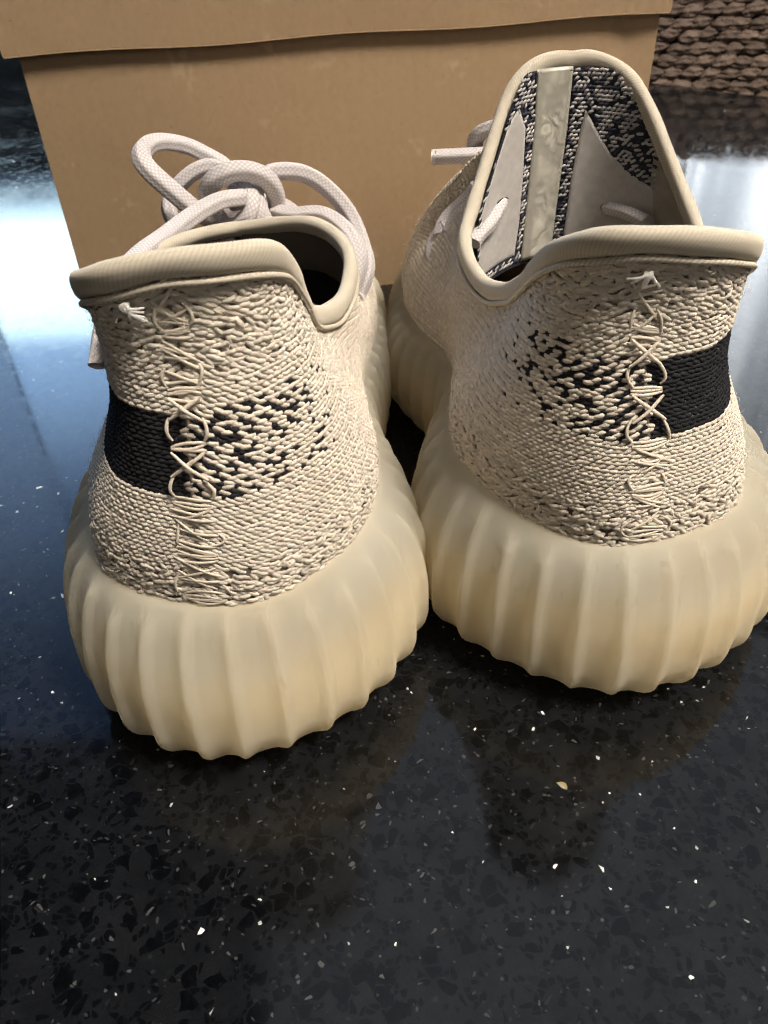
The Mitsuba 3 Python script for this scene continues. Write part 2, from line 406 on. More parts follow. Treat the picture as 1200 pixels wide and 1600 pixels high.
# ------------------------------------------------------------------ sneakers (x towards the inner side of the foot, y towards the toe)
OUT_M = np.array([(.002, 0), (.018, .0035), (.033, .0125), (.0430, .024), (.0488, .037), (.0493, .052), (.0470, .066), (.0425, .083), (.0388, .100), (.0388, .117), (.0412, .137), (.0432, .162), (.0425, .19), (.0425, .22), (.037, .25), (.024, .272), (.005, .28)])
OUT_M_R = np.array([(.002, 0), (.018, .0035), (.033, .0125), (.0445, .024), (.0506, .038), (.0512, .052), (.0488, .066), (.0438, .083), (.0392, .098), (.0410, .112), (.0475, .128), (.0545, .147), (.0550, .17), (.053, .20), (.049, .225), (.039, .252), (.024, .272), (.005, .28)])
OUT_L = np.array([(-.015, .004), (-.028, .0135), (-.0375, .027), (-.0425, .045), (-.0447, .062), (-.0455, .08), (-.0465, .11), (-.047, .14), (-.0495, .17), (-.050, .20), (-.046, .23), (-.036, .255), (-.02, .273)])
BASE_M = [(.0206, .028), (.033, .0352), (.041, .0377), (.055, .0385), (.075, .0365), (.095, .0340), (.11, .0335), (.13, .0355), (.155, .0385), (.175, .040), (.2, .039), (.225, .036), (.25, .027)]
BASE_M_R = [(.0206, .028), (.033, .0358), (.041, .0388), (.055, .0405), (.075, .0385), (.095, .0350), (.11, .0355), (.13, .0405), (.155, .0460), (.175, .048), (.2, .047), (.225, .042), (.25, .027)]
BASE_L = [(.0205, -.0225), (.0355, -.0291), (.05, -.0325), (.065, -.034), (.09, -.0345), (.115, -.0355), (.14, -.0385), (.17, -.042), (.2, -.043), (.225, -.041), (.25, -.031)]
BASE_Z = PchipInterpolator([0, .05, .09, .12, .15, .2, .27], [.0460, .0466, .0435, .0395, .0355, .032, .030])

LEFT = dict(
    med=[((.002, .016, .0395), (.0060, .0112, .1180)), ((.0165, .0185, .0395), (.0155, .0138, .1176)), ((.029, .029, .0405), (.0226, .0210, .1155)), ((.0350, .040, .042), (.0247, .0310, .1090)),
         ((.0378, .052, .0425), (.0254, .0420, .0992)), ((.0386, .063, .0425), (.0258, .0512, .0915)), ((.0386, .074, .0420), (.0276, .0620, .0860)), ((.0384, .087, .041), (.0309, .0730, .0830)), ((.0380, .101, .040), (.0338, .0830, .0845)),
         ((.0380, .117, .038), (.0342, .0930, .0885)), ((.0388, .133, .036), (.0300, .1030, .0910)), ((.0405, .148, .0345), (.0225, .1115, .0918)), ((.0420, .162, .034), (.0110, .1190, .0898)), ((.0430, .175, .033), (.0005, .1210, .0885)),
         ((.0420, .200, .032), (.000, .153, .078)), ((.038, .225, .031), (0, .188, .067)), ((.027, .250, .030), (0, .222, .057)), ((.013, .264, .030), (0, .245, .047)), ((0, .268, .030), (0, .258, .040))],
    lat=[None, ((-.0120, .0185, .0395), (-.0025, .0120, .1160)), ((-.0215, .028, .0405), (-.0090, .0172, .1132)), ((-.0265, .039, .041), (-.0120, .0265, .1090)),
         ((-.0292, .050, .041), (-.0142, .0370, .1020)), ((-.0312, .061, .0405), (-.0172, .0470, .0945)), ((-.0328, .073, .040), (-.0210, .0570, .0880)), ((-.0338, .085, .039), (-.0245, .0665, .0845)), ((-.0346, .100, .0375), (-.0275, .0770, .0830)),
         ((-.0357, .116, .036), (-.0292, .0880, .0832)), ((-.0378, .133, .034), (-.0260, .1000, .0850)), ((-.0398, .148, .0335), (-.0190, .1100, .0870)), ((-.0418, .162, .0325), (-.0095, .1180, .0882)), ((-.0430, .175, .032), (.0005, .1210, .0885)),
         ((-.0440, .200, .031), (0, .153, .078)), ((-.041, .225, .030), (0, .188, .067)), ((-.031, .250, .030), (0, .222, .057)), ((-.015, .264, .030), (0, .245, .047)), None],
    front=13, tongue=False, pinch=0.0040)
RIGHT = dict(
    med=[((.002, .016, .0395), (.0100, .0110, .1138)), ((.0165, .0185, .0395), (.0185, .0137, .1130)), ((.029, .029, .0405), (.0240, .0205, .1096)), ((.0360, .040, .042), (.0262, .0285, .1047)),
         ((.0388, .051, .0425), (.0268, .0390, .0972)), ((.0403, .062, .0425), (.0273, .0500, .0898)), ((.0410, .073, .0420), (.0293, .0605, .0848)), ((.0410, .085, .041), (.0321, .0715, .0822)), ((.0411, .099, .040), (.0347, .0830, .0837)), ((.0416, .114, .038), (.0352, .0925, .0870)),
         ((.0428, .130, .036), (.0310, .1060, .0930)), ((.0448, .146, .035), (.0220, .1235, .1115)), ((.0460, .157, .034), (.0165, .1288, .1196)), ((.0470, .167, .033), (.0085, .1335, .1236)), ((.0480, .177, .033), (0, .1350, .1240)),
         ((.0480, .195, .032), (0, .1465, .0970)), ((.0460, .213, .032), (0, .160, .0800)), ((.0400, .232, .031), (0, .187, .0660)), ((.027, .250, .030), (0, .222, .055)), ((.013, .264, .030), (0, .245, .046)), ((0, .268, .030), (0, .258, .040))],
    lat=[None, ((-.0120, .0185, .0395), (.0008, .0117, .1128)), ((-.0215, .028, .0405), (-.0072, .0148, .1108)), ((-.0265, .039, .041), (-.0130, .0225, .1070)),
         ((-.0292, .050, .041), (-.0158, .0330, .1010)), ((-.0312, .061, .0405), (-.0190, .0450, .0930)), ((-.0328, .073, .040), (-.0230, .0570, .0865)), ((-.0338, .085, .039), (-.0262, .0680, .0843)), ((-.0346, .098, .0378), (-.0285, .0800, .0855)), ((-.0355, .112, .036), (-.0285, .0930, .0910)),
         ((-.0370, .130, .034), (-.0265, .1060, .0985)), ((-.0388, .146, .033), (-.0215, .1190, .1110)), ((-.0400, .157, .033), (-.0160, .1278, .1192)), ((-.0410, .167, .032), (-.0080, .1335, .1234)), ((-.0420, .177, .032), (0, .1350, .1240)),
         ((-.0430, .195, .031), (0, .1465, .0970)), ((-.0430, .213, .031), (0, .160, .0800)), ((-.0400, .232, .030), (0, .187, .0660)), ((-.031, .250, .030), (0, .222, .055)), ((-.015, .264, .030), (0, .245, .046)), None],
    front=14, tongue=True, pinch=0.0042)

LACES = {
    'sneaker': {
        "loopL": [[-3.2, 154.0, 89.5], [-7.2, 160.0, 95.6], [-12.4, 164.0, 97.9], [-18.9, 166.0, 100.8], [-24.4, 164.0, 102.8], [-28.7, 158.0, 104.2], [-30.9, 152.0, 103.0], [-29.6, 148.0, 100.2], [-25.5, 146.0, 96.1], [-20.6, 146.0, 90.9], [-16.2, 148.0, 85.8], [-12.4, 154.0, 80.7]],
        "loopE": [[-3.5, 158.0, 90.4], [-8.8, 160.0, 95.6], [-15.5, 160.0, 95.5], [-21.9, 159.0, 92.0], [-25.8, 158.0, 88.4], [-27.0, 156.0, 85.0], [-26.0, 154.0, 81.4], [-23.8, 154.0, 77.5], [-19.9, 154.0, 74.6]],
        "endD": [[2.6, 154.0, 89.3], [-1.0, 146.0, 89.9], [-5.7, 142.0, 90.6], [-11.4, 136.0, 89.9], [-16.3, 128.0, 88.7], [-19.9, 118.0, 88.0], [-22.5, 107.0, 88.4], [-25.0, 94.0, 88.2], [-26.2, 80.0, 86.0], [-26.6, 68.0, 82.5], [-26.4, 62.0, 80.4], [-26.6, 58.0, 78.0]],
        "loopM": [[-11.4, 160.0, 78.7], [-12.6, 154.0, 85.4], [-11.9, 149.0, 90.9], [-8.7, 146.0, 95.4], [-3.3, 146.0, 97.7], [2.3, 148.0, 97.1], [7.0, 150.0, 94.1], [8.9, 153.0, 88.9], [8.5, 156.0, 83.6], [5.7, 160.0, 78.0]],
        "loopR": [[1.9, 156.0, 88.7], [6.4, 156.0, 93.7], [12.7, 158.0, 94.3], [19.5, 160.0, 92.2], [26.5, 160.0, 87.0], [32.1, 158.0, 80.6], [35.2, 154.0, 74.9], [36.9, 149.0, 70.4], [37.6, 142.0, 66.5], [34.5, 138.0, 60.0]],
        "strS": [[8.1, 154.0, 82.9], [15.6, 150.0, 82.7], [22.4, 148.0, 83.4], [28.4, 144.0, 82.2], [33.0, 139.0, 79.0], [35.5, 133.0, 74.0], [32.5, 128.0, 66.0]],
        "strS2": [[6.2, 158.0, 78.6], [14.4, 154.0, 78.1], [22.7, 152.0, 78.8], [29.0, 148.0, 77.4], [33.0, 144.0, 73.4], [30.0, 140.0, 64.0]],
        "knot": [[-8.7, 150.0, 80.3], [-3.4, 146.0, 81.4], [0.6, 144.0, 84.3], [2.5, 146.0, 88.0], [0.8, 150.0, 90.5], [-3.0, 154.0, 90.3]],
        "k2": [[0.5, 152.0, 89.9], [3.1, 148.0, 88.0], [4.5, 146.0, 84.5], [5.7, 146.0, 81.1]],
        "k3": [[-11.6, 156.0, 80.6], [-10.5, 154.0, 77.4], [-9.3, 152.0, 72.7]],
        "k4": [[-5.0, 154.0, 85.9], [-1.3, 150.0, 90.5], [-2.7, 154.0, 92.4]]},
    'sneaker_001': {
        "end": [[-37.8, 170.0, 90.2], [-32.2, 169.0, 90.5], [-24.4, 168.0, 90.8], [-17.1, 167.0, 91.2], [-10.3, 165.0, 92.0]],
        "loop": [[-12.9, 166.0, 100.5], [-17.0, 168.0, 99.6], [-20.7, 170.0, 97.7], [-22.3, 172.0, 94.2], [-20.9, 172.0, 89.3], [-17.2, 170.0, 87.3], [-13.3, 166.0, 89.4]],
        "a": [[-24.0, 146.0, 86.3], [-26.8, 150.0, 81.1], [-30.6, 154.0, 76.2], [-34.1, 154.0, 72.4], [-36.2, 150.0, 68.4]],
        "b": [[-25.0, 142.0, 83.4], [-28.2, 144.0, 79.2], [-31.8, 146.0, 74.4], [-33.7, 144.0, 71.3]],
        "c": [[-33.4, 152.0, 72.6], [-36.9, 153.0, 67.4], [-38.7, 150.0, 63.3], [-37.8, 146.0, 60.8]],
        "inner": [[-20.5, 119.5, 89.1], [-22.3, 115.5, 87.7], [-25.1, 111.0, 85.5], [-28.8, 106.0, 84.2], [-30.9, 103.0, 82.7]],
        "inner2": [[14.6, 126.5, 83.8], [17.0, 120.5, 84.6], [19.4, 115.0, 84.9], [22.2, 110.0, 84.4]]}}

NV = 49


def bezier(P0, P1, P2, P3, t):
    t = t[None, :, None]
    P0, P1, P2, P3 = (a[:, None] for a in (P0, P1, P2, P3))
    return P0 * (1 - t) ** 3 + 3 * P1 * t * (1 - t) ** 2 + 3 * P2 * t ** 2 * (1 - t) + P3 * t ** 3


def build_shoe(name, spec, origin, sgn, seed):
    """sgn: +1 when the inner side of the foot is at +x (left shoe), -1 for the right shoe (mirrored)."""
    rg = np.random.default_rng(seed)
    nidx, fr = len(spec['med']), spec['front']
    lat = [spec['med'][0]] + spec['lat'][1:-1] + [spec['med'][-1]]
    rows = lat[::-1][:-1] + spec['med']               # toe (lateral side) -> heel -> toe (medial side)
    u0 = np.arange(-(nidx - 1), nidx)

    def base(i, b, inner):
        x, y, z = b
        if i == 0: return (.002, .0081, .0460)
        if i == 1: return (.0155, .0100, .0460) if inner else (-.0115, .0122, .0460)
        y = y - .0080 * np.clip(1 - (y - .03) / .12, 0, 1)
        if y > .255: return b
        tab = np.array((BASE_M_R if spec['tongue'] else BASE_M) if inner else BASE_L)
        x = float(PchipInterpolator(tab[:, 0], tab[:, 1])(max(y, tab[0, 0])))
        if not inner and spec['tongue']: x -= .0006 * np.clip(1 - (y - .05) / .08, 0, 1)
        return (x, y, float(BASE_Z(y)))
    rows = [(base(abs(k), r[0], k > 0), r[1]) for k, r in zip(u0, rows)]
    Bc, Tc = np.array([r[0] for r in rows]), np.array([r[1] for r in rows])
    NU = 401
    u = np.linspace(u0[0], u0[-1], NU)
    B = CubicSpline(u0, Bc)(u)
    Tp = PchipInterpolator(u0, Tc)(u)
    il = np.abs(u0) <= fr
    Tl_ = Tc[il].copy(); Tl_[0] = Tl_[-1]
    inside = np.abs(u) <= fr
    Tp[inside] = CubicSpline(u0[il], Tl_, bc_type='periodic')(u[inside])
    tsm = np.exp(-0.5 * (np.arange(-6, 7) / 2.0) ** 2); tsm /= tsm.sum()
    Tq = np.vstack([Tp[:1].repeat(6, 0), Tp, Tp[-1:].repeat(6, 0)])
    Tp = np.stack([np.convolve(Tq[:, k], tsm, 'valid') for k in range(3)], 1)
    # handles
    tang = unit(np.gradient(B, axis=0)); outw = np.stack([tang[:, 1], -tang[:, 0], 0 * tang[:, 0]], 1); outw = unit(outw)
    L = np.linalg.norm(Tp - B, axis=1, keepdims=True)
    au = np.abs(u)[:, None]
    heel = np.clip(1 - au / 4.0, 0, 1)
    ridge = np.clip((au - fr + 0.3) / 0.8, 0, 1)
    up = np.array([0, 0, 1.0])
    tb = (outw * (0.10 - 0.06 * (u < 0)[:, None] + 0.02 * ridge) + up) * L * (0.36 - 0.06 * ridge)
    side_in = np.stack([-np.sign(Tp[:, 0] - B[:, 0]) * 0, 0 * u, 0 * u], 1)
    top_heel = (outw * 0.42 + up) * L * 0.30
    top_side = (-outw * 0.10 + up) * L * 0.30
    if spec['tongue']:
        near = np.clip((au - fr + 5.0) / 2.5, 0, 1) * (au <= fr + 0.01)
        top_front = np.array([0, -0.10, 1.0]) * L * 0.38
    else:
        near = np.clip((au - fr + 3.5) / 2.5, 0, 1) * (au <= fr + 0.01)
        top_front = np.array([0, -0.55, 0.6]) * L * 0.36
    tt = top_side * (1 - heel) + top_heel * heel
    tt = tt * (1 - near) + top_front * near
    top_ridge = (unit(np.stack([-B[:, 0], 0 * u, 0 * u], 1)) + up * 0.45) * L * 0.30
    tt = tt * (1 - ridge) + top_ridge * ridge
    G = bezier(B, B + tb, Tp - tt, Tp, np.linspace(0, 1, NV))
    # smooth the columns a little along u so that the patches flow into one another
    for _ in range(3):
        G[1:-1, 1:-1] = 0.25 * G[:-2, 1:-1] + 0.5 * G[1:-1, 1:-1] + 0.25 * G[2:, 1:-1]
    vv = np.linspace(0, 1, NV)[None]
    pw = np.exp(-((vv - 0.52) / 0.30) ** 2) * np.clip((-u[:, None] - 0.6) / 1.5, 0, 1) * np.clip((11 + u[:, None]) / 4, 0, 1)
    pw[:, 0] = pw[:, -1] = 0
    G[..., 0] += pw * spec['pinch']
    G[..., 0] *= sgn
    O = np.array(origin)
    G = G + O
    if sgn > 0: GF = G
    du, dv = np.gradient(G, axis=0), np.gradient(G, axis=1)
    N = unit(np.cross(du, dv)) * sgn
    dv_u = unit(dv)
    H = np.concatenate([np.zeros((NU, 1)), np.cumsum(np.linalg.norm(np.diff(G, axis=1), axis=2), 1)], 1)   # arc height along each column
    Htot = H[:, -1]
    # ---------- upper backing
    ii = np.arange(NU * NV).reshape(NU, NV)
    Q = np.stack([ii[:-1, :-1], ii[1:, :-1], ii[1:, 1:], ii[:-1, 1:]], -1).reshape(-1, 4)
    if sgn < 0: Q = Q[:, ::-1]
    tri = np.vstack([Q[:, [0, 1, 2]], Q[:, [0, 2, 3]]])
    put(f'{name}__upper', (G.reshape(-1, 3) - N.reshape(-1, 3) * 0.0002, tri), 'backing', smooth=True)
    fgu, ftv = np.arange(NU), np.arange(NV)

    def at_h(iu, h):
        """point, normal, up and along direction on the upper at column position iu (float) and arc height h."""
        i0 = np.clip(np.floor(iu).astype(int), 0, NU - 2); f = iu - i0

        def col(i):
            Hc = H[i]
            j = np.clip((Hc <= h[:, None]).sum(1) - 1, 0, NV - 2)
            k = np.arange(len(i))
            w = np.clip((h - Hc[k, j]) / np.maximum(Hc[k, j + 1] - Hc[k, j], 1e-9), 0, 1.0)[:, None]
            return tuple(A[i, j] * (1 - w) + A[i, j + 1] * w for A in (G, N, dv_u))
        a, b = col(i0), col(i0 + 1)
        P, n, v = (x * (1 - f[:, None]) + y * f[:, None] for x, y in zip(a, b))
        n = unit(n); v = unit(v - n * (v * n).sum(1, keepdims=True)); s = np.cross(v, n) * sgn * -1
        return P, n, v, s

    ic = (NU - 1) / 2.0
    # ---------- knit stitches: rows at constant height above the sole, two strands (a V) each
    rp, sp = 0.00184, 0.00172
    P0, P1, NN, WW, TT, COL, BLK = [], [], [], [], [], [], []
    tabh = Htot[NU // 2]
    barc = np.r_[0, np.cumsum(np.linalg.norm(np.diff(G[:, NV // 3], axis=0), axis=1))]; barc = np.abs(barc - barc[NU // 2])
    fan = 1 + np.where(u < 0, 5.0, 0.6) * 0.045 * (1 - np.exp(-barc / 0.045))      # the rows spread a little away from the seam
    for r in range(0, 58):
        h0 = (r + 0.35) * rp
        h = h0 * fan
        ok = Htot > h + 0.0022
        iu = np.arange(NU).astype(float)
        pts, _, _, _ = at_h(iu, np.minimum(h, Htot))
        seg = np.linalg.norm(np.diff(pts, axis=0), axis=1)
        arc = np.r_[0, np.cumsum(seg)]; a0 = arc[NU // 2]
        arc = arc - a0
        ss = np.r_[np.arange(-(sp * 0.3), arc[0], -sp)[::-1], np.arange(sp * 0.3, arc[-1], sp)]
        half = (r % 2) * sp * 0.5
        ss = ss + half * np.sign(ss)
        ss = ss[(ss > arc[0]) & (ss < arc[-1])]
        fi = np.interp(ss, arc, iu)
        keep = ok[np.clip(np.round(fi).astype(int), 0, NU - 1)]
        ss, fi = ss[keep], fi[keep]
        if not len(ss): continue
        k = len(ss)
        P, n, v, s = at_h(fi, h0 * np.interp(fi, iu, fan))
        h = h0
        ht = np.interp(fi, iu, Htot)
        d = np.abs(ss)
        side = np.where(ss > 0, 1, -1)                    # +1 inner side of the foot
        # zones
        rough = np.clip((h - 0.046) / 0.010, 0, 1) * np.ones(k) * 0.45
        rough = np.maximum(rough, 0.65 * np.clip((0.0135 - h) / 0.005, 0, 1))
        rough = np.where(d > 0.13, 0.3, rough)
        # black band / fading dots
        lo = 0.0272
        hi = lo + 0.0168
        band = (h > lo) & (h < hi)
        black = band & (side < 0) & (d > 0.0012) & (d < 0.150)
        lo2, hi2 = 0.0275 + 0.02 * d, 0.0440 - 0.01 * d
        pr = np.clip(0.98 - d / 0.042, 0, 1) * ((h > lo2) & (h < hi2 + 0.002)) * (side > 0)
        chk = np.where((r + np.round(ss / sp).astype(int)) % 2 == 0, 1.0, 0.45)
        dark_hole = (rg.random(k) < 0.02 * (h < 0.0125)) | (rg.random(k) < 0.004 * (h > 0.047))
        base = np.array([0.475, 0.42, 0.348])
        black0 = black
        for leg in (0, 1):
            chk = np.where((np.round(ss / sp).astype(int) + leg + r) % 2 == 0, 1.0, 0.16)
            black = black0 | (rg.random(k) < pr * chk)
            ang = (0.40 if leg == 0 else 0.06) * np.ones(k)
            ang = ang * np.where(side > 0, 1, 1) + rg.normal(0, 0.10 + 0.42 * rough)
            ln = sp * (1.48 + 0.25 * rough * rg.random(k))
            e = s * np.cos(ang)[:, None] * side[:, None] + v * np.sin(ang)[:, None]
            off = (0.24 if leg == 0 else -0.26) * rp
            c = P + v * (off + rg.normal(0, 0.00006 + 0.00030 * rough))[:, None] + s * (rg.normal(0, 0.00005 + 0.00028 * rough) + side * (0.0 if leg == 0 else sp * 0.18))[:, None]
            lift = np.where(black, -0.00004, 0.00016) + rg.normal(0, 0.00005 + 0.00018 * rough)
            c = c + n * lift[:, None]
            far = d > 0.115
            m = ~dark_hole & ((d > sp * 0.15)) & ~(far & (leg == 1))
            c = np.where(far[:, None], P, c)
            w = rp * np.where(far, 1.0, np.where(black, 0.58, 0.60 + 0.14 * rough)) * rg.uniform(0.9, 1.08, k)
            P0.append((c - e * ln[:, None] / 2 - n * 0.00022)[m]); P1.append((c + e * ln[:, None] / 2 - n * 0.00022)[m]); NN.append(n[m])
            WW.append(w[m]); TT.append(w[m] * 0.60); BLK.append(black[m])
            tone = base * (1 + rg.normal(0, 0.085, (k, 1))) * (1 + rg.normal(0, 0.012, (k, 3)))
            tone = np.where(black[:, None], np.array([0.0070, 0.0068, 0.0082]) * (1 + rg.random((k, 1)) * 0.6), tone)
            COL.append(tone[m])
    P0, P1, NN, WW, TT, COL, BLK = (np.concatenate(a) for a in (P0, P1, NN, WW, TT, COL, BLK))
    for nm, sel, mat in (('knit_yarn', ~BLK, 'yarn'), ('black_yarn', BLK, 'black_yarn')):
        V, F, wi = strands(P0[sel], P1[sel], NN[sel], WW[sel], TT[sel], bow=0.00024)
        put(f'{name}__upper__{nm}', (V, F), mat, smooth=True, color=np.clip(COL[sel], 0, 1)[wi], kind='stuff',
            label='beige knitted yarn' if nm == 'knit_yarn' else 'black yarn of the band and dots')
    # loose fibres standing off the yarn
    kf_ = 1100
    fi = rg.uniform(0.12 * NU, 0.88 * NU, kf_)
    hf = rg.uniform(0.01, 0.98, kf_) * np.interp(fi, np.arange(NU), Htot)
    P, n, v, s = at_h(fi, np.minimum(hf, np.interp(fi, np.arange(NU), Htot) - 0.004))
    dr_ = unit(s * rg.normal(0, 1, (kf_, 1)) + v * rg.normal(0, 1, (kf_, 1)) + n * rg.uniform(0.15, 0.9, (kf_, 1)))
    okf = ~((fi < ic + 22) & (np.abs(fi - ic) < 110) & (hf > 0.022) & (hf < 0.052))
    P, n, dr_ = P[okf], n[okf], dr_[okf]; kf_ = len(P)
    V, F, wi = strands(P + n * 0.0004, P + n * 0.0005 + dr_ * rg.uniform(0.0008, 0.0026, (kf_, 1)), n, np.full(kf_, 0.00008), np.full(kf_, 0.00008), bow=0.0003)
    put(f'{name}__upper__fuzz', (V, F), 'yarn', smooth=True, color=np.tile([0.6, 0.54, 0.46], (len(V), 1)), kind='stuff')
    # ---------- heel seam stitches
    def seam_pt(x, h, lift=0.0006):
        iu = np.full(len(x), ic)
        Pc, _, _, s = at_h(iu, h)
        # walk sideways by x metres along the row
        i1 = ic + np.asarray(x) / np.linalg.norm(du[NU // 2, NV // 2])
        P, n, v, _ = at_h(i1, h)
        return P + n * lift

    def seam_thread(xs, hs, r, lift=0.0007, mat='thread', nm='stitch', n=12, bulge=0.0004):
        t = np.linspace(0, 1, n)
        tk = np.linspace(0, 1, len(xs))
        x, h = (CubicSpline(tk, a)(t) if len(xs) > 2 else np.interp(t, tk, a) for a in (xs, hs))
        p = seam_pt(x, np.clip(h, 0, tabh - 0.001), lift) + 0
        nn = unit(seam_pt(x, h, 0.002) - seam_pt(x, h, 0.0))
        p = p + nn * (np.sin(t * math.pi) * bulge)[:, None]
        tap = 0.6 + 0.4 * np.sin(np.clip(t, 0.0, 1) * math.pi) ** 0.5
        V, F, _ = tube(p, circ(r * 1.0, r * 0.68, 8), side=np.cross(np.gradient(p, axis=0), nn), taper=tap)
        put(f'{name}__heel_seam__{nm}', (V, F), mat, smooth=True)

    V, F, _ = tube(seam_pt(np.zeros(40), np.linspace(0.001, tabh - 0.004, 40), -0.00025), circ(0.0005, 0.0005, 8))
    put(f'{name}__heel_seam', (V, F), 'backing', smooth=True)
    h, W_ = 0.002, 0.0036
    top_h = tabh - 0.010
    kk = 0
    while h < top_h:
        q = rg.uniform(0.9, 1.1)
        inband = 0.023 < h < 0.046
        j = lambda a=0.0003: rg.normal(0, a * (1.0 if inband else 2.0))
        ww = W_ * (1.0 if inband else rg.uniform(0.8, 1.05))
        step = 0.0115 * q
        # bundle of nearly level threads
        for b in range(3 if inband else 5):
            hh = h + b * 0.00075 + j(0.0002)
            seam_thread([-ww * 0.95, 0, ww * 0.95], [hh + 0.0003 * (b - 1.5) * -1 + j(), hh + j(0.0001), hh + 0.0003 * (b - 1.5) * -1 + j()], 0.00036, bulge=0.0002, lift=0.00035)
        # side arcs
        for sd in (-1, 1):
            seam_thread([sd * ww * 0.85 + j(), sd * ww * 1.10 + j(), sd * ww * 0.85 + j()], [h + 0.0020 + j(), h + 0.0042, h + 0.0066 + j()], 0.00036 if inband else 0.0003, lift=0.0006 if inband else 0.0003)
        # crossing pair
        if inband:
            seam_thread([-ww * 0.95, ww * 0.9], [h + 0.0064, h + step], 0.00042, lift=0.0008)
            seam_thread([ww * 0.95, -ww * 0.9], [h + 0.0064, h + step], 0.00042, lift=0.0014)
        else:
            for b in range(5):
                hh = h + 0.0062 + b * 0.0009
                seam_thread([-ww * rg.uniform(0.5, 1.2), ww * rg.uniform(0.5, 1.2)], [hh + j(0.0009), hh + j(0.0013)], 0.00034, lift=0.0003)
        h += step
    # pale thread ends under the binding
    for b in range(7):
        x0 = (-0.0075 if sgn > 0 else 0.0005) + rg.normal(0, 0.0006)
        h0 = tabh - 0.0052
        seam_thread([x0, x0 + rg.normal(0, 0.0012), x0 + rg.normal(0.0004, 0.002)], [h0, h0 - 0.0010, h0 - rg.uniform(0.0012, 0.0042)], 0.00034, lift=0.0012, mat='white_thread', nm='loose_thread', n=8)
    # ---------- collar binding: padded band swept round the opening, with a thin piping cord below it
    k0, k1 = int(np.searchsorted(u, -fr)), int(np.searchsorted(u, fr - 1e-9))
    loop = G[k0:k1, -1]
    nrm = N[k0:k1, -3]; upd = dv_u[k0:k1, -3]
    ncl = 260
    Lp = np.r_[0, np.cumsum(np.linalg.norm(np.diff(np.vstack([loop, loop[:1]]), axis=0), axis=1))]
    sq = np.linspace(0, Lp[-1], ncl, endpoint=False)
    per = lambda A: np.stack([np.interp(sq, Lp, np.r_[A[:, c], A[0, c]]) for c in range(3)], 1)

    def ring_smooth(A, it=6):
        for _ in range(it):
            A = 0.25 * np.roll(A, 1, 0) + 0.5 * A + 0.25 * np.roll(A, -1, 0)
        return A
    cl, nrm, upd = ring_smooth(per(loop), 4), unit(ring_smooth(per(nrm), 14)), unit(ring_smooth(per(upd), 14))
    heelness = np.exp(-((np.minimum(np.abs(sq - np.interp(ic - k0, np.arange(k1 - k0), Lp[:-1])), Lp[-1] - np.abs(sq - np.interp(ic - k0, np.arange(k1 - k0), Lp[:-1]))) / 0.040) ** 4))
    a = np.arange(20) / 20 * 2 * math.pi
    sup = lambda c, e: np.sign(c) * np.abs(c) ** e
    prof = np.stack([0.00255 * sup(np.cos(a), 0.8), 0.0019 * sup(np.sin(a), 0.9)], 1)
    wob = 1 + 0.05 * (np.sin(sq * 210 + seed) * np.sin(sq * 90) + 0.6 * np.sin(sq * 420)) - 0.02 * heelness
    Vb, Fb, Ub = tube(cl - nrm * 0.0005 + upd * 0.0004, prof, side=upd, closed=True, taper=wob)
    put(f'{name}__collar_binding', (Vb, Fb), 'binding_twill', smooth=True, uv=Ub)
    wr = (np.sin(Vb @ np.array([900., 500., -700.]) + seed) * np.sin(Vb @ np.array([-310., 640., 520.])) * 0.00011)[:, None]
    Vb = Vb + wr * unit(Vb - np.repeat(cl, 20, 0))
    Vc, Fc, Uc = tube(cl - upd * (0.0027 * wob)[:, None] + nrm * 0.0008, circ(0.00062, m=8), closed=True)
    put(f'{name}__collar_binding__piping', (Vc, Fc), 'piping_cord', smooth=True, uv=Uc)
    # ---------- lining
    upx = np.where(np.abs(u) <= fr)[0]
    iu = np.linspace(k0, k1 - 1, 161)
    ci = iu.astype(int)
    Tl, Bl = G[ci, -1], G[ci, 0]
    cen = np.array([origin[0] + sgn * 0.002, origin[1] + 0.070, 0])
    inw = unit((cen - Tl) * [1, 1, 0])
    inb = unit((cen + [0, 0.03, 0] - Bl) * [1, 1, 0])
    frontw = np.clip((Tl[:, 1] - origin[1] - 0.095) / 0.03, 0, 1)[:, None]
    kf = 1 - frontw * (1.3 if spec['tongue'] else 0)
    r0 = Tl + inw * 0.0016 * kf
    fw3 = frontw
    r1 = (G[ci, NV - 9] + inw * 0.0022) * (1 - fw3) + fw3 * (Tl + inw * 0.0030 * kf + [0, 0, -0.012])
    mid = G[ci, NV // 2]
    r2 = (mid + inb * 0.003) * (1 - frontw) + frontw * (Tl + inw * 0.001 + [0, 0, -0.040 if spec['tongue'] else -0.016])
    bt = np.c_[Bl[:, :2] + inb[:, :2] * 0.006, np.full(len(ci), 0.036)]
    r3 = bt
    tt_ = np.linspace(0, 1, 25)
    ringpts = np.stack([r0, r1, r2, r3], 1)
    Lg = np.stack([PchipInterpolator([0, 0.2, 0.6, 1.0], ringpts[i])(tt_) for i in range(len(ci))])
    nl, ml = Lg.shape[:2]
    cut = 15 if spec['tongue'] else 8
